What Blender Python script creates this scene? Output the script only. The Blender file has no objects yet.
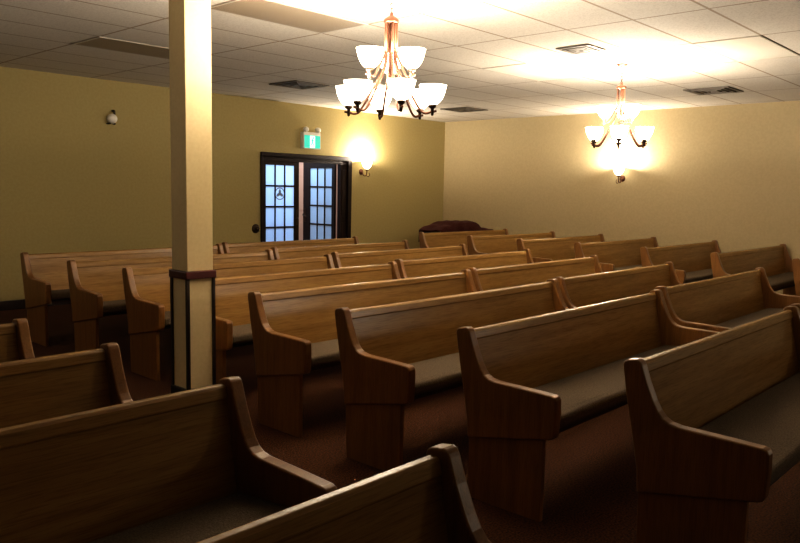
import bpy, bmesh, math, random
from mathutils import Vector, Matrix
random.seed(7)
PI = math.pi
sc = bpy.context.scene
C = bpy.data.collections.new('church_hall'); sc.collection.children.link(C)

# ------------------------------------------------------------------ materials
def mat(name, col, rough=0.6, metal=0.0, spec=0.5):
    m = bpy.data.materials.new(name); m.use_nodes = True
    b = m.node_tree.nodes['Principled BSDF']
    b.inputs['Base Color'].default_value = (*col, 1)
    b.inputs['Roughness'].default_value = rough
    b.inputs['Metallic'].default_value = metal
    b.inputs['Specular IOR Level'].default_value = spec
    return m, m.node_tree, b

def N(nt, t, **kw):
    n = nt.nodes.new(t)
    for k, v in kw.items():
        if k.startswith('i_'):
            key = k[2:]
            key = int(key) if key.isdigit() else key
            n.inputs[key].default_value = v
        else: setattr(n, k, v)
    return n

def ramp(nt, src, stops):
    r = nt.nodes.new('ShaderNodeValToRGB')
    e = r.color_ramp.elements
    while len(e) < len(stops): e.new(0.5)
    for el, (p, c) in zip(e, stops): el.position = p; el.color = (*c, 1)
    nt.links.new(src, r.inputs['Fac'])
    return r

def wood(name, axis, dark, mid, light, rough=0.33):
    m, nt, b = mat(name, mid, rough)
    tc = N(nt, 'ShaderNodeTexCoord')
    mp = N(nt, 'ShaderNodeMapping')
    s = [26.0, 26.0, 26.0]; s[axis] = 1.3
    mp.inputs['Scale'].default_value = s
    nt.links.new(tc.outputs['Object'], mp.inputs['Vector'])
    oi = N(nt, 'ShaderNodeObjectInfo')
    mul = N(nt, 'ShaderNodeMath', operation='MULTIPLY'); mul.inputs[1].default_value = 37.0
    nt.links.new(oi.outputs['Random'], mul.inputs[0])
    n1 = N(nt, 'ShaderNodeTexNoise', noise_dimensions='4D')
    n1.inputs['Scale'].default_value = 1.0; n1.inputs['Detail'].default_value = 6.0
    n1.inputs['Roughness'].default_value = 0.65
    nt.links.new(mp.outputs[0], n1.inputs['Vector']); nt.links.new(mul.outputs[0], n1.inputs['W'])
    r = ramp(nt, n1.outputs['Fac'], [(0.30, dark), (0.5, mid), (0.72, light)])
    # fine pores
    mp2 = N(nt, 'ShaderNodeMapping'); s2 = [220.0]*3; s2[axis] = 9.0
    mp2.inputs['Scale'].default_value = s2
    nt.links.new(tc.outputs['Object'], mp2.inputs['Vector'])
    n2 = N(nt, 'ShaderNodeTexNoise'); n2.inputs['Scale'].default_value = 1.0
    nt.links.new(mp2.outputs[0], n2.inputs['Vector'])
    r2 = ramp(nt, n2.outputs['Fac'], [(0.36, (0.72, 0.66, 0.6)), (0.5, (1, 1, 1))])
    mx = N(nt, 'ShaderNodeMix', data_type='RGBA', blend_type='MULTIPLY'); mx.inputs[0].default_value = 0.7
    nt.links.new(r.outputs[0], mx.inputs[6]); nt.links.new(r2.outputs[0], mx.inputs[7])
    nt.links.new(mx.outputs[2], b.inputs['Base Color'])
    bp = N(nt, 'ShaderNodeBump'); bp.inputs['Strength'].default_value = 0.08; bp.inputs['Distance'].default_value = 0.002
    nt.links.new(n2.outputs['Fac'], bp.inputs['Height']); nt.links.new(bp.outputs[0], b.inputs['Normal'])
    return m

def speckle(name, c1, c2, scale, rough=0.9, bump=0.2, detail=3.0, dist=0.004, lo=0.38, hi=0.62):
    m, nt, b = mat(name, c1, rough, spec=0.25)
    g = N(nt, 'ShaderNodeNewGeometry')
    n = N(nt, 'ShaderNodeTexNoise'); n.inputs['Scale'].default_value = scale; n.inputs['Detail'].default_value = detail
    nt.links.new(g.outputs['Position'], n.inputs['Vector'])
    r = ramp(nt, n.outputs['Fac'], [(lo, c1), (hi, c2)])
    nt.links.new(r.outputs[0], b.inputs['Base Color'])
    bp = N(nt, 'ShaderNodeBump'); bp.inputs['Strength'].default_value = bump; bp.inputs['Distance'].default_value = dist
    nt.links.new(n.outputs['Fac'], bp.inputs['Height']); nt.links.new(bp.outputs[0], b.inputs['Normal'])
    return m

OD, OM, OL = (0.230, 0.122, 0.034), (0.298, 0.166, 0.050), (0.350, 0.202, 0.066)
M = {}
M['oak_x'] = wood('oak_long_grain', 0, OD, OM, OL, 0.27)
M['oak_z'] = wood('oak_upright_grain', 2, (0.165, 0.072, 0.020), (0.225, 0.103, 0.029), (0.270, 0.130, 0.039), 0.3)
M['seat'] = speckle('woven_seat_fabric', (0.078, 0.055, 0.034), (0.130, 0.096, 0.062), 160, 0.95, 0.4)
M['board'] = mat('dark_seat_board', (0.035, 0.015, 0.006), 0.7)[0]
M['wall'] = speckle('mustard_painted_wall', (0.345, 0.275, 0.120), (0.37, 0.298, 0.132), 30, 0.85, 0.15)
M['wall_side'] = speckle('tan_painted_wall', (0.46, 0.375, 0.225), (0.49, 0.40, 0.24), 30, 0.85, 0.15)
M['column'] = speckle('cream_painted_column', (0.74, 0.60, 0.34), (0.77, 0.63, 0.36), 40, 0.6, 0.05)
M['maroon'] = mat('maroon_painted_trim', (0.075, 0.012, 0.010), 0.4)[0]
M['black_trim'] = mat('black_brown_trim', (0.018, 0.009, 0.006), 0.45)[0]
M['carpet'] = speckle('red_brown_carpet', (0.015, 0.005, 0.002), (0.105, 0.034, 0.008), 95, 1.0, 0.6, 5.0, 0.01, 0.36, 0.66)
M['dark_wood'] = wood('dark_door_wood', 2, (0.008, 0.003, 0.002), (0.014, 0.006, 0.004), (0.024, 0.010, 0.006), 0.6)
M['dark_wood'].node_tree.nodes['Principled BSDF'].inputs['Specular IOR Level'].default_value = 0.2
M['bronze'] = mat('bronze_metal', (0.110, 0.045, 0.026), 0.4, 0.7)[0]
M['dark_metal'] = mat('dark_bronze_metal', (0.045, 0.028, 0.018), 0.4, 0.8)[0]
M['vent'] = mat('grey_vent_metal', (0.10, 0.085, 0.07), 0.5, 0.3)[0]
M['vent_dark'] = mat('dark_vent_duct', (0.012, 0.01, 0.008), 0.9)[0]
M['white_plastic'] = mat('white_plastic', (0.70, 0.66, 0.58), 0.35)[0]
M['cloth'] = speckle('maroon_cloth', (0.030, 0.006, 0.006), (0.055, 0.012, 0.011), 50, 0.95, 0.3)
M['foyer'] = speckle('pinkish_foyer_wall', (0.42, 0.23, 0.155), (0.45, 0.25, 0.17), 20, 0.8, 0.05)
M['foyer_door'] = mat('pinkish_beige_door_paint', (0.46, 0.24, 0.155), 0.5)[0]
M['troffer'] = mat('troffer_housing', (0.50, 0.45, 0.38), 0.5)[0]
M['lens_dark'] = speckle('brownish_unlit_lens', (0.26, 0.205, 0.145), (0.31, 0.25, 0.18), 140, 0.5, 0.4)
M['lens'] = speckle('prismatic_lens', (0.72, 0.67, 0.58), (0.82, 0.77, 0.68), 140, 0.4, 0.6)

def emis(name, col, strength, base=(0.8, 0.8, 0.8)):
    m, nt, b = mat(name, base, 0.4)
    b.inputs['Emission Color'].default_value = (*col, 1); b.inputs['Emission Strength'].default_value = strength
    return m
M['shade'] = emis('lit_frosted_glass_shade', (1.0, 0.86, 0.66), 7.0, (0.9, 0.85, 0.75))
M['bulb'] = emis('glowing_bulb', (1.0, 0.86, 0.64), 22.0)
M['exit_green'] = emis('green_exit_panel', (0.0, 0.52, 0.42), 0.9, (0.0, 0.3, 0.18))
M['exit_white'] = emis('white_exit_symbol', (0.62, 1.0, 0.95), 1.0, (0.8, 0.9, 0.9))

def frosted():
    m = bpy.data.materials.new('frosted_door_glass'); m.use_nodes = True
    nt = m.node_tree; nt.nodes.clear()
    out = N(nt, 'ShaderNodeOutputMaterial')
    tr = N(nt, 'ShaderNodeBsdfTranslucent'); tr.inputs['Color'].default_value = (0.72, 0.84, 1.0, 1)
    gl = N(nt, 'ShaderNodeBsdfGlossy'); gl.inputs['Roughness'].default_value = 0.35; gl.inputs['Color'].default_value = (0.8, 0.85, 0.9, 1)
    mx = N(nt, 'ShaderNodeMixShader'); mx.inputs[0].default_value = 0.05
    nt.links.new(tr.outputs[0], mx.inputs[1]); nt.links.new(gl.outputs[0], mx.inputs[2]); nt.links.new(mx.outputs[0], out.inputs['Surface'])
    return m
M['glass'] = frosted()
M['emblem'] = mat('grey_etched_emblem', (0.16, 0.18, 0.21), 0.6)[0]

def ceiling_mat():
    m, nt, b = mat('suspended_ceiling_tiles', (0.60, 0.55, 0.47), 0.9, spec=0.2)
    g = N(nt, 'ShaderNodeNewGeometry')
    sep = N(nt, 'ShaderNodeSeparateXYZ'); nt.links.new(g.outputs['Position'], sep.inputs[0])
    masks = []
    for ax, org, pitch in ((0, 5.88, 1.22), (1, 2.90, 0.61)):
        a = N(nt, 'ShaderNodeMath', operation='SUBTRACT'); a.inputs[1].default_value = org - 100*pitch
        nt.links.new(sep.outputs[ax], a.inputs[0])
        md = N(nt, 'ShaderNodeMath', operation='PINGPONG'); md.inputs[1].default_value = pitch/2
        nt.links.new(a.outputs[0], md.inputs[0])
        lt = N(nt, 'ShaderNodeMath', operation='LESS_THAN'); lt.inputs[1].default_value = 0.012
        nt.links.new(md.outputs[0], lt.inputs[0]); masks.append(lt)
    mxm = N(nt, 'ShaderNodeMath', operation='MAXIMUM')
    nt.links.new(masks[0].outputs[0], mxm.inputs[0]); nt.links.new(masks[1].outputs[0], mxm.inputs[1])
    n = N(nt, 'ShaderNodeTexNoise'); n.inputs['Scale'].default_value = 70; n.inputs['Detail'].default_value = 4
    nt.links.new(g.outputs['Position'], n.inputs['Vector'])
    r = ramp(nt, n.outputs['Fac'], [(0.35, (0.55, 0.505, 0.44)), (0.55, (0.65, 0.605, 0.535))])
    mx = N(nt, 'ShaderNodeMix', data_type='RGBA'); mx.inputs[7].default_value = (0.34, 0.27, 0.20, 1)
    nt.links.new(mxm.outputs[0], mx.inputs[0]); nt.links.new(r.outputs[0], mx.inputs[6])
    nt.links.new(mx.outputs[2], b.inputs['Base Color'])
    bp = N(nt, 'ShaderNodeBump'); bp.inputs['Strength'].default_value = 0.25; bp.inputs['Distance'].default_value = 0.004
    nt.links.new(n.outputs['Fac'], bp.inputs['Height']); nt.links.new(bp.outputs[0], b.inputs['Normal'])
    return m
M['ceiling'] = ceiling_mat()

# ------------------------------------------------------------------ mesh helpers
def box(bm, x0, x1, y0, y1, z0, z1, mtx=None):
    vs = [bm.verts.new((x, y, z)) for x in (x0, x1) for y in (y0, y1) for z in (z0, z1)]
    for f in ((0,1,3,2), (4,6,7,5), (0,4,5,1), (2,3,7,6), (0,2,6,4), (1,5,7,3)):
        bm.faces.new([vs[i] for i in f])
    if mtx is not None: bmesh.ops.transform(bm, matrix=mtx, verts=vs)
    return vs

def prism(bm, pts, x0, x1):
    """pts = (y, z) outline extruded along x"""
    a = [bm.verts.new((x0, y, z)) for y, z in pts]; b = [bm.verts.new((x1, y, z)) for y, z in pts]
    bm.faces.new(a); bm.faces.new(b[::-1])
    n = len(pts)
    for i in range(n): bm.faces.new((a[i], b[i], b[(i+1) % n], a[(i+1) % n]))

def tube(bm, pts, r, seg=10, r2=None):
    pts = [Vector(p) for p in pts]; rings = []
    ref = Vector((0.31, 0.17, 0.93)).normalized()
    for i, p in enumerate(pts):
        t = (pts[min(i+1, len(pts)-1)] - pts[max(i-1, 0)]).normalized()
        u = t.cross(ref)
        if u.length < 1e-3: u = t.cross(Vector((1, 0, 0)))
        u.normalize(); v = t.cross(u)
        rr = r if r2 is None else r + (r2-r)*i/(len(pts)-1)
        rings.append([bm.verts.new(p + (u*math.cos(2*PI*k/seg) + v*math.sin(2*PI*k/seg))*rr) for k in range(seg)])
    for a, b in zip(rings, rings[1:]):
        for k in range(seg): bm.faces.new((a[k], a[(k+1) % seg], b[(k+1) % seg], b[k]))
    bm.faces.new(rings[0][::-1]); bm.faces.new(rings[-1])

def lathe(bm, prof, c=(0, 0, 0), seg=24, closed=False, axis='z'):
    """prof = (r, h)"""
    rings = []
    for r, h in prof:
        ring = []
        for k in range(seg):
            a = 2*PI*k/seg; x, y = r*math.cos(a), r*math.sin(a)
            p = (x, y, h) if axis == 'z' else (x, h, y) if axis == 'y' else (h, x, y)
            ring.append(bm.verts.new((c[0]+p[0], c[1]+p[1], c[2]+p[2])))
        rings.append(ring)
    for a, b in zip(rings, rings[1:]):
        for k in range(seg): bm.faces.new((a[k], a[(k+1) % seg], b[(k+1) % seg], b[k]))
    if closed:
        bm.faces.new(rings[0][::-1]); bm.faces.new(rings[-1])

def spline(ctrl, n=8):
    P = [Vector(p) for p in ctrl]; P = [P[0]*2-P[1]] + P + [P[-1]*2-P[-2]]; out = []
    for i in range(1, len(P)-2):
        for k in range(n):
            t = k/n; a, b, c, d = P[i-1:i+3]
            out.append(0.5*((2*b)+(c-a)*t+(2*a-5*b+4*c-d)*t*t+(3*b-a-3*c+d)*t**3))
    out.append(P[-2]); return out

def obj(name, bm, m, parent=None, smooth=False, bevel=0, seg=2, loc=None):
    bmesh.ops.remove_doubles(bm, verts=bm.verts, dist=1e-6)
    bmesh.ops.recalc_face_normals(bm, faces=bm.faces)
    me = bpy.data.meshes.new(name); bm.to_mesh(me); bm.free()
    me.materials.append(m)
    if smooth:
        for p in me.polygons: p.use_smooth = True
    o = bpy.data.objects.new(name, me); C.objects.link(o)
    if parent: o.parent = parent
    if loc: o.location = loc
    if bevel:
        b = o.modifiers.new('bevel', 'BEVEL'); b.width = bevel; b.segments = seg; b.limit_method = 'ANGLE'; b.angle_limit = math.radians(38)
    return o

def BM(): return bmesh.new()

def tag(o, label, cat, group=None):
    o['label'] = label; o['category'] = cat
    if group: o['group'] = group
    return o

def thing(name, label, cat, loc=(0, 0, 0), rotz=0, group=None):
    o = bpy.data.objects.new(name, None); C.objects.link(o)
    o.empty_display_size = 0.1
    o.location = loc; o.rotation_euler = (0, 0, rotz)
    return tag(o, label, cat, group)

def struct(name, bm, m, **kw):
    o = obj(name, bm, m, **kw); o['kind'] = 'structure'; return o

def dup(root, loc, label, group=None):
    r = root.copy(); C.objects.link(r); r.location = loc; r['label'] = label
    if group: r['group'] = group
    for ch in list(root.children):
        c = ch.copy(); C.objects.link(c); c.parent = r
        for g in list(ch.children):
            d = g.copy(); C.objects.link(d); d.parent = c
    return r

# ------------------------------------------------------------------ the room
XL, XR, YF, YB, HC = -5.0, 12.12, -6.0, 10.0, 3.02
DX0, DX1, DZ = 7.47, 9.40, 2.14         # rough opening of the double doors in the back wall

bm = BM(); box(bm, XL-0.1, XR+0.1, YF-0.1, 12.4, -0.1, 0.0); struct('floor', bm, M['carpet'])

def grid_faces(bm, xs, ys, z, skip):
    vs = {}
    for i, x in enumerate(xs):
        for j, y in enumerate(ys): vs[i, j] = bm.verts.new((x, y, z))
    for i in range(len(xs)-1):
        for j in range(len(ys)-1):
            cx, cy = (xs[i]+xs[i+1])/2, (ys[j]+ys[j+1])/2
            if any(a < cx < b and c < cy < d for a, b, c, d in skip): continue
            bm.faces.new((vs[i, j], vs[i, j+1], vs[i+1, j+1], vs[i+1, j]))

TROFF = [(3.44, 7.17), (3.44, 4.73), (7.10, 7.17), (7.10, 4.73), (7.10, 2.29)]
xs = sorted([XL-0.1] + [5.88+1.22*k for k in range(-8, 6)] + [XR+0.1])
ys = sorted([YF-0.1] + [2.90+0.61*k for k in range(-14, 12)] + [YB+0.1])
bm = BM()
grid_faces(bm, xs, ys, HC, [(x+.02, x+1.2, y+.02, y+.59) for x, y in TROFF])
struct('ceiling', bm, M['ceiling'])
bm = BM(); box(bm, XL-0.1, XR+0.1, YF-0.1, YB+0.1, HC+0.14, HC+0.2); struct('ceiling', bm, M['troffer'])

bm = BM()   # back wall with the door opening
box(bm, XL-0.1, DX0, YB, YB+0.1, 0, HC); box(bm, DX1, XR+0.1, YB, YB+0.1, 0, HC); box(bm, DX0, DX1, YB, YB+0.1, DZ, HC)
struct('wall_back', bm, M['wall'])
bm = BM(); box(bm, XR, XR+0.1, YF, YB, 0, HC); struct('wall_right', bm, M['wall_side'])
bm = BM(); box(bm, XL-0.1, XL, YF, YB, 0, HC); struct('wall_left', bm, M['wall'])
bm = BM(); box(bm, XL-0.1, XR+0.1, YF-0.1, YF, 0, HC); struct('wall_front', bm, M['wall'])
def baseboard(name, x0, x1, y0, y1):
    bm = BM(); box(bm, x0, x1, y0, y1, 0, 0.12); o = struct(name, bm, M['black_trim'], bevel=0.006); return o
bm = BM(); box(bm, XL, DX0-0.02, YB-0.018, YB, 0, 0.12); box(bm, DX1+0.06, XR, YB-0.018, YB, 0, 0.12)
struct('baseboard_back', bm, M['black_trim'], bevel=0.006)
baseboard('baseboard_right', XR-0.018, XR, YF, YB-0.02)

# foyer behind the doors
bm = BM(); box(bm, 5.5, 11.6, 12.2, 12.3, 0, 2.7); struct('wall_foyer_back', bm, M['foyer'])
bm = BM(); box(bm, 5.4, 5.5, YB+0.1, 12.3, 0, 2.7); struct('wall_foyer_left', bm, M['foyer'])
bm = BM(); box(bm, 11.6, 11.7, YB+0.1, 12.3, 0, 2.7); struct('wall_foyer_right', bm, M['foyer'])
bm = BM(); box(bm, 5.4, 11.7, YB+0.1, 12.3, 2.7, 2.78); struct('ceiling', bm, M['troffer'])
d3 = bpy.data.objects.new('door_3', None); C.objects.link(d3); d3['kind'] = 'structure'; d3.location = (9.75, 12.2, 0)
bm = BM(); box(bm, 0, 0.92, -0.05, -0.005, 0.01, 2.05)
for z0, z1 in ((0.2, 0.9), (1.15, 1.9)):
    box(bm, 0.14, 0.78, -0.058, -0.05, z0, z1)
obj('door_slab', bm, M['foyer_door'], d3, bevel=0.004)
bm = BM(); lathe(bm, [(0.0, -0.115), (0.025, -0.113), (0.036, -0.095), (0.03, -0.075), (0.014, -0.068), (0.014, -0.056), (0.034, -0.055), (0.034, -0.05)], (0.40, 0, 1.06), 20, axis='y')
obj('door_knob', bm, M['dark_metal'], d3, smooth=True)

# ------------------------------------------------------------------ double doors
bm = BM()   # dark casing round the opening
box(bm, DX0-0.03, DX1+0.055, YB-0.03, YB-0.001, DZ-0.02, DZ+0.045)
box(bm, DX0-0.03, DX0+0.012, YB-0.03, YB-0.001, 0, DZ-0.02); box(bm, DX1-0.03, DX1+0.055, YB-0.03, YB-0.001, 0, DZ-0.02)
struct('trim_1', bm, M['dark_wood'], bevel=0.006)
bm = BM()   # jamb lining and fixed dark panel at the right of the opening
box(bm, DX0+0.001, DX0+0.01, YB, YB+0.1, 0, DZ-0.05); box(bm, DX0+0.01, DX1-0.001, YB+0.001, YB+0.012, 2.045, DZ-0.05); box(bm, DX0+0.001, DX1-0.001, YB, YB+0.1, DZ-0.05, DZ-0.001)
box(bm, 9.225, DX1-0.001, YB+0.02, YB+0.1, 0, DZ-0.05)
box(bm, 9.25, 9.37, YB+0.008, YB+0.02, 0.25, 1.0); box(bm, 9.25, 9.37, YB+0.008, YB+0.02, 1.12, 1.95)
struct('trim_2', bm, M['dark_wood'], bevel=0.005)

def french_leaf(name, w, h, sf):
    """leaf in local x from 0 (hinge) to w, y thickness"""
    d = bpy.data.objects.new(name, None); C.objects.link(d); d['kind'] = 'structure'
    st = 0.10
    zt, zb, rows = 1.985, 0.26, 5
    bm = BM()
    box(bm, 0, st-0.02, -0.02, 0.02, 0.01, h); box(bm, w-sf, w, -0.02, 0.02, 0.01, h)
    box(bm, st-0.02, w-sf, -0.02, 0.02, zt, h); box(bm, st-0.02, w-sf, -0.02, 0.02, 0.01, zb)
    gw = (w-sf-(st-0.02))
    for k in (1, 2):
        x = st-0.02+gw*k/3; box(bm, x-0.012, x+0.012, -0.016, 0.016, zb, zt)
    for k in range(1, rows):
        z = zb+(zt-zb)*k/rows; box(bm, st-0.02, w-sf, -0.0155, 0.0155, z-0.013, z+0.013)
    obj('door_leaf', bm, M['dark_wood'], d, bevel=0.003)
    bm = BM(); box(bm, st-0.021, w-sf+0.001, -0.003, 0.003, zb-0.001, zt+0.001)
    obj('door_glass', bm, M['glass'], d)['label'] = 'frosted pale blue glass panes'
    return d, st-0.02, gw, zb, (zt-zb)/rows

W1 = 0.78
dl, gx, gw, zb, rh = french_leaf('door_1', W1, 2.085, 0.10)
dl.location = (DX0+0.012, YB+0.035, 0)
bm = BM(); box(bm, W1-0.075, W1-0.03, -0.028, -0.0205, 0.98, 1.24)
tube(bm, [(W1-0.052, -0.028, 1.10), (W1-0.052, -0.07, 1.10), (W1-0.07, -0.078, 1.10), (W1-0.15, -0.078, 1.095)], 0.009)
obj('door_handle', bm, M['dark_metal'], dl, bevel=0.002)
# etched round emblem: ring with a three-lobed leaf
bm = BM(); ex, ez, ey = gx+gw*0.5, 1.51, -0.0045
lathe(bm, [(0.088, -0.001), (0.088, 0.001), (0.104, 0.001), (0.104, -0.001), (0.088, -0.001)], (ex, ey, ez), 28, axis='y')
for a in (90, 210, 330):
    a = math.radians(a); c = Vector((ex+0.036*math.cos(a), ey, ez+0.036*math.sin(a)))
    u = Vector((math.cos(a), 0, math.sin(a))); v = Vector((-u.z, 0, u.x))
    vs = [bm.verts.new(c + u*0.042*math.cos(t) + v*0.026*math.sin(t)) for t in [2*PI*k/14 for k in range(14)]]
    bm.faces.new(vs)
obj('etched_emblem', bm, M['emblem'], dl)['label'] = 'grey round emblem with three-lobed leaf'
dr, *_ = french_leaf('door_2', 0.88, 2.17, 0.19)
dr.location = (9.20, YB+0.125, 0); dr.rotation_euler = (0, 0, PI/2)
bm = BM(); box(bm, 0.80, 0.84, 0.0205, 0.027, 0.98, 1.24); tube(bm, [(0.82, 0.027, 1.1), (0.82, 0.07, 1.1), (0.80, 0.078, 1.1), (0.72, 0.078, 1.095)], 0.009)
obj('door_handle', bm, M['dark_metal'], dr, bevel=0.002)

# ------------------------------------------------------------------ wall fittings
ex0 = thing('exit_sign', 'green lit running-man exit sign with white housing above the double doors', 'exit sign', (8.46, YB, 2.28))
bm = BM(); box(bm, -0.19, 0.19, -0.09, 0, 0.0, 0.28); obj('housing', bm, M['white_plastic'], ex0, bevel=0.008)
bm = BM(); box(bm, -0.175, 0.175, -0.096, -0.0905, 0.012, 0.225); obj('sign_face', bm, M['exit_green'], ex0)
sym = BM(); box(sym, -0.055, 0.055, -0.0985, -0.0965, 0.02, 0.218)
so = obj('doorway_symbol', sym, M['exit_white'], ex0)
bm = BM()
lathe(bm, [(0, -0.1005), (0.017, -0.1005), (0.017, -0.0987), (0, -0.0987)], (0.012, 0, 0.185), 14, axis='y')
def limb(a, b, w):
    a, b = Vector(a), Vector(b); t = (b-a).normalized(); n = Vector((-t.z, 0, t.x))*w
    ps = [a-n, a+n, b+n, b-n]
    vs = [bm.verts.new((p.x, -0.0995, p.z)) for p in ps]; bm.faces.new(vs)
limb((0.006, 0, 0.165), (-0.008, 0, 0.105), 0.013)
limb((-0.006, 0, 0.11), (0.024, 0, 0.075), 0.008); limb((0.024, 0, 0.078), (0.018, 0, 0.035), 0.007)
limb((-0.008, 0, 0.11), (-0.022, 0, 0.07), 0.008); limb((-0.022, 0, 0.072), (-0.046, 0, 0.055), 0.007)
limb((0.006, 0, 0.16), (0.036, 0, 0.135), 0.006); limb((0.004, 0, 0.16), (-0.03, 0, 0.14), 0.006)
obj('running_figure', bm, M['exit_green'], ex0)
for s in (-1, 1):
    bm = BM()
    lathe(bm, [(0.0, -0.075), (0.035, -0.07), (0.046, -0.05), (0.046, -0.01), (0.03, 0.012), (0.0, 0.015)], (0, 0, 0), 18, axis='y')
    bmesh.ops.rotate(bm, verts=bm.verts, matrix=Matrix.Rotation(s*0.5, 3, 'Z'))
    bmesh.ops.translate(bm, verts=bm.verts, vec=(s*0.12, -0.055, 0.322))
    h = obj('lamp_head', bm, M['white_plastic'], ex0, smooth=True)

cam_f = thing('wall_fixture', 'small round white fixture with dark bracket high on the back wall', 'wall fixture', (4.92, YB, 2.51))
bm = BM(); lathe(bm, [(0.0, -0.12), (0.03, -0.117), (0.055, -0.10), (0.068, -0.07), (0.066, -0.04), (0.05, -0.012), (0.05, 0)], (0, 0, -0.01), 24, axis='y'); obj('dome', bm, M['white_plastic'], cam_f, smooth=True)
bm = BM(); tube(bm, [(0.035, 0, 0.10), (0.035, -0.04, 0.10), (0.03, -0.065, 0.085), (0.028, -0.07, 0.045)], 0.016); obj('bracket', bm, M['black_trim'], cam_f, smooth=True)
for s in (-1, 1):
    bm = BM(); tube(bm, [(s*0.045, 0, -0.075), (s*0.045, -0.05, -0.078), (s*0.03, -0.075, -0.07)], 0.011); obj('clip', bm, M['black_trim'], cam_f, smooth=True)

kn = thing('wall_fitting', 'small round dark fitting on the wall just left of the double doors', 'wall fitting', (7.345, YB, 0.94))
bm = BM(); lathe(bm, [(0.0, -0.012), (0.07, -0.012), (0.076, -0.006), (0.076, 0)], (0, 0, 0), 24, axis='y'); obj('backplate', bm, M['dark_metal'], kn, smooth=True)
bm = BM(); lathe(bm, [(0.0, -0.075), (0.03, -0.072), (0.042, -0.055), (0.034, -0.035), (0.016, -0.028), (0.016, -0.012)], (0, 0, 0), 20, axis='y'); obj('grip', bm, M['dark_metal'], kn, smooth=True)

SHADE = [(0.020, 0.0), (0.034, 0.006), (0.056, 0.026), (0.074, 0.054), (0.087, 0.088), (0.095, 0.122), (0.100, 0.150), (0.104, 0.158),
         (0.100, 0.158), (0.096, 0.148), (0.090, 0.120), (0.082, 0.086), (0.068, 0.054), (0.050, 0.030), (0.020, 0.012)]
LIGHTS = []
def point(loc, power, radius=0.035, col=(1.0, 0.865, 0.69)):
    l = bpy.data.lights.new('lamp_light', 'POINT'); l.energy = power; l.shadow_soft_size = radius; l.color = col
    o = bpy.data.objects.new('lamp_light', l); C.objects.link(o); o.location = loc; return o

def sconce(label, loc, rz):
    t = thing('wall_sconce', label, 'wall lamp', loc, rz, 'lit wall sconces')      # local -y points into the room
    bm = BM(); lathe(bm, [(0.0, -0.022), (0.035, -0.022), (0.05, -0.012), (0.055, 0)], (0, 0, -0.05), 24, axis='y'); obj('backplate', bm, M['bronze'], t, smooth=True)
    bm = BM(); tube(bm, spline([(0, -0.02, -0.05), (0, -0.07, -0.115), (0, -0.13, -0.115), (0, -0.15, -0.06), (0, -0.15, -0.015)]), 0.009)
    tube(bm, spline([(0, -0.13, -0.115), (0, -0.19, -0.135), (0, -0.225, -0.10), (0, -0.205, -0.07)]), 0.008, 8, 0.005); obj('arm', bm, M['bronze'], t, smooth=True)
    bm = BM(); lathe(bm, [(0.0, -0.03), (0.03, -0.02), (0.032, 0.0), (0.022, 0.004)], (0, -0.15, 0), 18); obj('socket', bm, M['bronze'], t, smooth=True)
    bm = BM(); lathe(bm, SHADE, (0, -0.15, 0), 28); s = obj('shade', bm, M['shade'], t, smooth=True); s['label'] = 'glowing white bowl shade'
    bm = BM(); lathe(bm, [(0.0, 0.02), (0.012, 0.022), (0.016, 0.05), (0.028, 0.08), (0.026, 0.105), (0.0, 0.125)], (0, -0.15, 0), 14); obj('bulb', bm, M['bulb'], s, smooth=True)
    return t
sconce('glowing bowl sconce on the back wall beside the double doors', (9.72, YB, 1.98), 0)
sconce('glowing bowl sconce on the right-hand side wall below the small chandelier', (XR, 6.02, 1.93), -PI/2)

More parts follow.
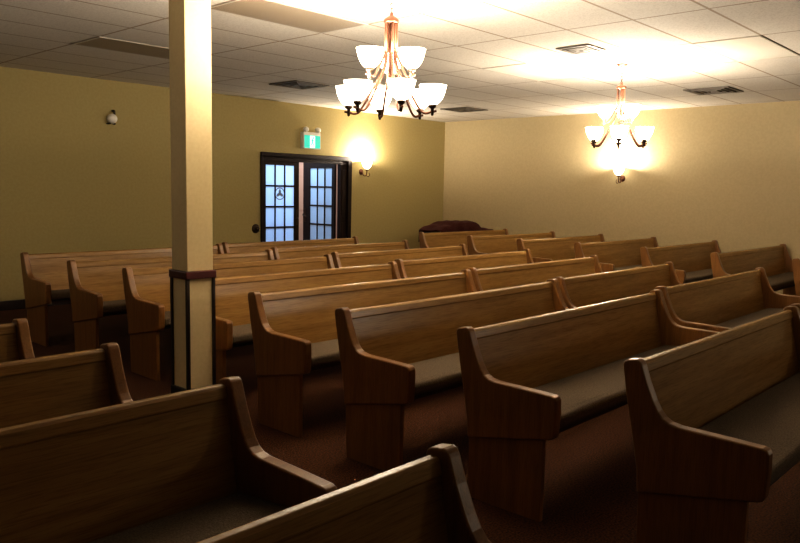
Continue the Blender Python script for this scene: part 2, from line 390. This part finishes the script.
# ------------------------------------------------------------------ chandeliers
def chandelier(label, loc, rz):
    t = thing('chandelier', label, 'chandelier', loc, rz, 'lit bronze chandeliers')        # origin at the ceiling
    bm = BM(); lathe(bm, [(0.0, -0.035), (0.02, -0.034), (0.05, -0.022), (0.062, -0.006), (0.062, 0.0)], (0, 0, 0), 28); obj('canopy', bm, M['bronze'], t, smooth=True)
    ch = BM(); z = -0.035
    for k in range(5):
        pts = []
        for q in range(13):
            a = 2*PI*q/12; u, w = 0.011*math.cos(a), 0.021*math.sin(a)
            pts.append((u, 0, z-0.018+w) if k % 2 else (0, u, z-0.018+w))
        tube(ch, pts, 0.0032, 6); z -= 0.033
    obj('chain', ch, M['bronze'], t, smooth=True)
    bm = BM(); lathe(bm, [(0.0, -0.195), (0.012, -0.196), (0.014, -0.215), (0.036, -0.228), (0.052, -0.242), (0.054, -0.262), (0.048, -0.268), (0.0, -0.268)], (0, 0, 0), 24); obj('top_cap', bm, M['bronze'], t, smooth=True)
    bm = BM(); tube(bm, [(0, 0, -0.26), (0, 0, -0.62)], 0.010, 12); lathe(bm, [(0.0, -0.615), (0.02, -0.62), (0.026, -0.64), (0.014, -0.66), (0.0, -0.675)], (0, 0, 0), 16); obj('centre_stem', bm, M['bronze'], t, smooth=True)
    def light(deg, R, zc, r0, zmid):
        a = math.radians(deg); ux, uy = math.sin(a), math.cos(a)         # 0 deg = away from viewer, clockwise
        ctrl = [(r0, -0.262), (r0, -0.40), (r0+0.005, zmid), (r0+0.35*(R-r0), zmid-0.55*(zmid-zc+0.03)), (r0+0.72*(R-r0), zc-0.045), (R, zc-0.045), (R+0.03, zc-0.04)]
        bm = BM(); tube(bm, spline([(ux*r, uy*r, z) for r, z in ctrl], 7), 0.0085, 8); obj('arm', bm, M['bronze'], t, smooth=True)
        c = (ux*R, uy*R, zc)
        bm = BM(); lathe(bm, [(0.0, -0.075), (0.009, -0.07), (0.012, -0.05), (0.012, -0.025), (0.026, -0.016), (0.028, 0.0), (0.020, 0.006)], c, 16); obj('socket', bm, M['dark_metal'], t, smooth=True)
        bm = BM(); lathe(bm, [(r*0.93, h*0.84) for r, h in SHADE], c, 28); s = obj('shade', bm, M['shade'], t, smooth=True); s['label'] = 'glowing white bowl shade'
        bm = BM(); lathe(bm, [(0.0, 0.02), (0.012, 0.022), (0.016, 0.05), (0.028, 0.08), (0.026, 0.105), (0.0, 0.125)], c, 14); obj('bulb', bm, M['bulb'], s, smooth=True)
        LIGHTS.append((t, c))
    for k in range(6): light(46+60*k, 0.305, -0.828, 0.040, -0.55)
    for k in range(3): light(120*k, 0.165, -0.588, 0.030, -0.45)
    return t
C1, C2 = (3.86, 3.69), (7.76, 3.92)
chandelier('larger nearer bronze chandelier with nine glowing white bowl shades', (*C1, HC), -math.atan2(*C1))
chandelier('smaller farther bronze chandelier with glowing bowl shades near the right wall', (*C2, HC), -math.atan2(*C2)-math.radians(14))

# ------------------------------------------------------------------ ceiling fittings
TL = ['unlit recessed ceiling panel light at far left, just left of the cream column top',
      'unlit recessed ceiling panel light at the top edge between column and large chandelier',
      'unlit recessed ceiling panel light near the back wall behind the large chandelier',
      'pale unlit ceiling panel light left of the small chandelier and above the pews',
      'pale unlit ceiling panel light at upper right, nearest the right wall top']
for (x, y), lb in zip(TROFF, TL):
    t = thing('ceiling_light', lb, 'ceiling light', (x+0.61, y+0.305, HC), 0, 'unlit recessed ceiling lights')
    a, b = 0.598, 0.293
    bm = BM()
    for s in (-1, 1):
        box(bm, s*a-0.01, s*a+0.01, -b-0.01, b+0.01, -0.006, 0.06); box(bm, -a+0.01, a-0.01, s*b-0.01, s*b+0.01, -0.006, 0.06)
    obj('frame', bm, M['troffer'], t, bevel=0.002)
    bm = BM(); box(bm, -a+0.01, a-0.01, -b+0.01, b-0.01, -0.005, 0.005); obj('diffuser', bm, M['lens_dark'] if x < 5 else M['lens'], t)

def vent(label, x, y, s=0.275):
    t = thing('ceiling_vent', label, 'ceiling vent', (x, y, HC), 0, 'dark ceiling air vents')
    bm = BM()
    for k in (-1, 1):
        box(bm, k*s-0.02, k*s+0.02, -s-0.02, s+0.02, -0.014, -0.001); box(bm, -s+0.02, s-0.02, k*s-0.02, k*s+0.02, -0.014, -0.001)
    obj('frame', bm, M['vent'], t, bevel=0.003)
    bm = BM(); box(bm, -s, s, -s, s, -0.004, -0.001); obj('duct', bm, M['vent_dark'], t)
    bm = BM()
    for q in (s*0.76, s*0.5, s*0.25):
        for k in (-1, 1):
            box(bm, k*q-0.012, k*q+0.012, -q-0.012, q+0.012, -0.022, -0.0042); box(bm, -q+0.012, q-0.012, k*q-0.012, k*q+0.012, -0.022, -0.0042)
    obj('louvre', bm, M['vent'], t)
vent('dark square ceiling vent between the column and the large chandelier, near the back wall', 6.72, 8.15)
vent('dark square ceiling vent near the room corner, right of the large chandelier', 10.38, 8.15)
vent('dark square ceiling vent just left of the small chandelier', 6.72, 3.84, 0.16)
vent('dark square ceiling vent right of the small chandelier, near the right wall', 10.36, 3.90)

# ------------------------------------------------------------------ column
col = thing('support_column', 'square cream support column with maroon band and dark trim, standing in the aisle', 'column', (2.84, 4.60, 0))
cw, cd = 0.108, 0.105
bm = BM(); box(bm, -cw+0.006, cw-0.006, -cd+0.006, cd-0.006, 1.022, HC-0.002); obj('shaft', bm, M['column'], col, bevel=0.004)
bm = BM(); box(bm, -cw+0.006, cw-0.006, -cd+0.006, cd-0.006, 0.0, 0.97); obj('lower_panel', bm, M['column'], col)
bm = BM(); box(bm, -cw-0.012, cw+0.012, -cd-0.012, cd+0.012, 0.968, 1.022); obj('maroon_band', bm, M['maroon'], col, bevel=0.006)
for sx in (-1, 1):
    for sy in (-1, 1):
        bm = BM()
        x0, x1 = sorted((sx*(cw-0.018), sx*(cw+0.004))); y0, y1 = sorted((sy*(cd-0.018), sy*(cd+0.004)))
        box(bm, x0, x1, y0, y1, 0.2, 0.968); obj('corner_trim', bm, M['black_trim'], col)
bm = BM(); box(bm, -cw-0.010, cw+0.010, -cd-0.010, cd+0.010, 0.0, 0.20); obj('plinth', bm, M['black_trim'], col, bevel=0.006)

# ------------------------------------------------------------------ pews
def arc(c, r, a0, a1, n=5):
    return [(c[0]+r*math.cos(math.radians(a0+(a1-a0)*k/n)), c[1]+r*math.sin(math.radians(a0+(a1-a0)*k/n))) for k in range(n+1)]
PANEL = ([(-0.092, 0.325), (-0.086, 0.42), (-0.060, 0.56), (-0.030, 0.70), (-0.004, 0.845), (0.0, 0.872), (-0.006, 0.889), (-0.022, 0.897)]
         + [(-0.060, 0.903), (-0.076, 0.897), (-0.086, 0.880), (-0.110, 0.812), (-0.144, 0.735)]
         + [(-0.166, 0.697), (-0.188, 0.672), (-0.216, 0.657), (-0.256, 0.650), (-0.440, 0.647), (-0.585, 0.643), (-0.602, 0.638), (-0.610, 0.622)]
         + [(-0.612, 0.56), (-0.606, 0.45), (-0.598, 0.432), (-0.575, 0.425)])
FOOT = [(-0.105, 0.0), (-0.098, 0.10), (-0.094, 0.326), (-0.540, 0.4190), (-0.540, 0.0)]
TH = 0.055
def make_pew(L, label, group, loc):
    t = thing('church_pew', label, 'pew', loc, 0, group)
    for x0, s in ((0.0, 1), (L-TH, -1)):
        bm = BM(); prism(bm, PANEL, x0, x0+TH); e = obj('end_panel', bm, M['oak_z'], t, bevel=0.008, seg=3)
        bm = BM(); prism(bm, FOOT, x0+0.013, x0+TH-0.013); obj('foot', bm, M['oak_z'], e, bevel=0.003)
    bm = BM()
    prism(bm, [(-0.135, 0.42), (-0.108, 0.56), (-0.074, 0.74), (-0.058, 0.832), (-0.030, 0.832), (-0.046, 0.74), (-0.080, 0.56), (-0.107, 0.42)], TH, L-TH)
    obj('backrest', bm, M['oak_x'], t)
    bm = BM()
    prism(bm, [(-0.063, 0.826), (-0.066, 0.832), (-0.058, 0.868), (-0.048, 0.878), (-0.026, 0.880), (-0.014, 0.872), (-0.018, 0.832), (-0.022, 0.826)], TH, L-TH)
    obj('top_rail', bm, M['oak_x'], t, bevel=0.004)
    bm = BM(); prism(bm, [(-0.136, 0.40), (-0.57, 0.435), (-0.57, 0.46), (-0.136, 0.425)], TH, L-TH); obj('seat_board', bm, M['board'], t)
    bm = BM(); prism(bm, [(-0.140, 0.4258), (-0.585, 0.461), (-0.598, 0.475), (-0.598, 0.518), (-0.585, 0.532), (-0.545, 0.536), (-0.35, 0.522), (-0.14, 0.500)], TH+0.004, L-TH-0.004)
    obj('seat_cushion', bm, M['seat'], t, bevel=0.012)['label'] = 'grey-brown fabric seat cushion'
    return t

ROWS = [(1.44, 2.99, 5.31), (2.40, 3.04, 5.41), (3.28, 2.98, 5.39), (4.18, 3.0, 5.39), (5.11, 3.05, 5.40), (6.09, 3.07, 5.42), (6.97, 2.975, 5.30), (8.02, 2.955, 5.33)]   # y, left end, right end
def pew_row(rows, labels, group, zs=1.0):
    first = None
    for (y, x0, x1), lb in zip(rows, labels):
        if first is None:
            L = x1-x0; first = o = make_pew(L, lb, group, (x0, y, 0))
        else: o = dup(first, (x0, y, 0), lb)
        o.scale = ((x1-x0)/L, 1, zs)
GC, GR, GF, GL = 'oak pews in the middle block', 'oak pews in the right-centre block', 'oak pews in the far right block', 'oak pews in the left foreground block'
cl = ['oak pew at right foreground, frontmost of the middle block with its armrest nearest the camera',
      'oak pew with long grey seat in the middle block, second row from the front',
      'oak pew of the middle block, third row, standing just behind the second grey-seated pew',
      'oak pew of the middle block, fourth row, first clear of the column',
      'oak pew of the middle block, fifth row, its left end hidden by the cream column',
      'oak pew of the middle block, sixth row, first end panel left of the cream column',
      'oak pew of the middle block, seventh row, second end panel left of the cream column',
      'rearmost oak pew of the middle block, its pale end panel closest to the back wall']
pew_row(ROWS, cl, GC)
RR = [(1.45, 5.40, 8.05), (2.47, 5.60, 8.00), (3.33, 5.52, 7.81), (4.26, 5.53, 7.90), (5.26, 5.60, 8.02), (6.27, 5.63, 8.00), (7.23, 5.52, 7.90), (8.20, 5.48, 7.84)]
rl = ['oak pew cut off by the right frame edge, beside the frontmost middle pew',
      'oak pew end to end with the second-row middle pew, armrest near right edge',
      'oak pew end to end with the third-row middle pew, in the right-centre block',
      'oak pew end to end with the fourth-row middle pew, bright glint on its back',
      'oak pew end to end with the fifth-row middle pew, in the right-centre block',
      'oak pew end to end with the sixth-row middle pew, in the right-centre block',
      'oak pew end to end with the seventh-row middle pew, in the right-centre block',
      'rearmost oak pew of the right-centre block, directly below the double doors']
pew_row(RR, rl, GR)
FR = [(2.46, 9.17, 11.80), (3.39, 9.23, 12.00), (4.35, 9.35, 11.90), (5.33, 9.36, 11.87), (6.26, 9.31, 11.83), (7.17, 9.28, 11.75), (8.18, 9.29, 11.74)]
fl = ['oak pew at the far right frame edge, only its orange-lit end panel showing',
      'far right block oak pew nearest the right frame edge whose whole back shows',
      'far right block oak pew, second whole back from the right frame edge',
      'far right block oak pew, third whole back from the right frame edge',
      'far right block oak pew, third from the back wall',
      'far right block oak pew, second from the back wall, in front of the cloth-backed pew',
      'rearmost far right oak pew, maroon cloth showing behind it']
pew_row(FR, fl, GF, 1.03)
LRW = [(1.31, -1.16, 1.59), (2.34, -1.16, 1.60), (3.21, -1.19, 1.56), (4.10, -1.2, 1.51)]
ll = ['dark oak pew at bottom centre, nearest the camera, only its top and end showing',
      'dark oak pew in the left foreground with its right armrest reaching into the aisle',
      'dark oak pew at left, third back, just below the cream column base',
      'dark oak pew at the left frame edge, only its right end showing']
pew_row(LRW, ll, GL)

# ------------------------------------------------------------------ cloth-covered table in the corner
tb = thing('low_table', 'long low dark table behind the rearmost far right pew, mostly under maroon cloth', 'table', (11.14, 8.90, 0))
bm = BM(); box(bm, -0.67, 0.86, -0.26, 0.26, 0.80, 0.84); obj('tabletop', bm, M['dark_wood'], tb, bevel=0.006)
for sx in (-0.6, 0.78):
    for sy in (-0.2, 0.2):
        bm = BM(); box(bm, sx-0.03, sx+0.03, sy-0.03, sy+0.03, 0, 0.7995); obj('leg', bm, M['dark_wood'], tb, bevel=0.004)
def hgt(x):
    ks = [(-1.0, 0.04), (-0.95, 0.06), (-0.78, 0.12), (-0.55, 0.15), (-0.42, 0.195), (-0.1, 0.20), (0.36, 0.20), (0.46, 0.15), (0.57, 0.07), (0.75, 0.045), (0.95, 0.05), (1.0, 0.03)]
    for (a, b), (c, d) in zip(ks, ks[1:]):
        if a <= x <= c: return b+(d-b)*(x-a)/(c-a)
    return 0.05
bm = BM(); nx, ny = 60, 18; g = {}
for i in range(nx+1):
    for j in range(ny+1):
        x = -1.0+2.0*i/nx; v = -1+2*j/ny
        edge = max(0.0, abs(v)-0.82)/0.18
        z = 0.842+hgt(x)*math.sqrt(max(0, 1-min(1, abs(v)*0.9)**4))
        if abs(v) > 0.82: z = min(z, 0.842+hgt(x)*0.8)-0.22*edge
        z += 0.006*math.sin(9*x+5*v)+0.004*math.sin(21*x-7*v)
        y = 0.275*max(-1, min(1, v/0.82)) + (0.012*math.sin(14*x) if abs(v) > 0.82 else 0)
        g[i, j] = bm.verts.new((x*(0.72 if x < 0 else 0.90), y*1.02, z+0.006))
for i in range(nx):
    for j in range(ny): bm.faces.new((g[i, j], g[i+1, j], g[i+1, j+1], g[i, j+1]))
cl_o = obj('draped_cloth', bm, M['cloth'], smooth=True, loc=(11.14, 8.90, 0))
tag(cl_o, 'dark maroon cloth heaped over the low table in the far corner', 'cloth')

# ------------------------------------------------------------------ lights
bpy.context.view_layer.update()
P_CH, P_SC = 34.0, 150.0
for t, c in LIGHTS:
    point(t.matrix_world @ Vector((c[0], c[1], c[2]+0.150)), P_CH)
point((9.72, YB-0.15, 1.98+0.165), P_SC); point((XR-0.15, 6.02, 1.93+0.165), P_SC)
def area(loc, rot, sx, sy, power, col):
    l = bpy.data.lights.new('area_light', 'AREA'); l.shape = 'RECTANGLE'; l.size = sx; l.size_y = sy; l.energy = power; l.color = col
    o = bpy.data.objects.new('area_light', l); C.objects.link(o); o.location = loc; o.rotation_euler = rot; return o
point((8.6, -3.2, 2.0), 110, 0.3)
point((0.2, 7.6, 2.3), 32, 0.25, (1.0, 0.90, 0.74))
area((9.0, 11.2, 2.66), (0, 0, 0), 3.5, 1.2, 140, (0.62, 0.80, 1.0))
w = bpy.data.worlds.new('world'); sc.world = w; w.use_nodes = True
w.node_tree.nodes['Background'].inputs[0].default_value = (0.02, 0.015, 0.01, 1); w.node_tree.nodes['Background'].inputs[1].default_value = 1.0

# ------------------------------------------------------------------ camera
R = [(0.6797748618593398, 0.065926441344117, -0.7304518064292922), (-0.7331720173240809, 0.08702472284351022, -0.6744519928259891), (0.019103146260585138, 0.9940223347318264, 0.10749264094455843)]
cd_ = bpy.data.cameras.new('camera'); cam = bpy.data.objects.new('camera', cd_); C.objects.link(cam)
cd_.sensor_width = 36.0; cd_.sensor_fit = 'HORIZONTAL'; cd_.lens = 747.8865/800*36.0; cd_.clip_start = 0.05
cam.matrix_world = Matrix.Translation((0, 0, 1.6)) @ Matrix(R).to_4x4()
sc.camera = cam
sc.view_settings.view_transform = 'Standard'
sc.view_settings.look = 'Medium High Contrast'
sc.view_settings.exposure = 0.0
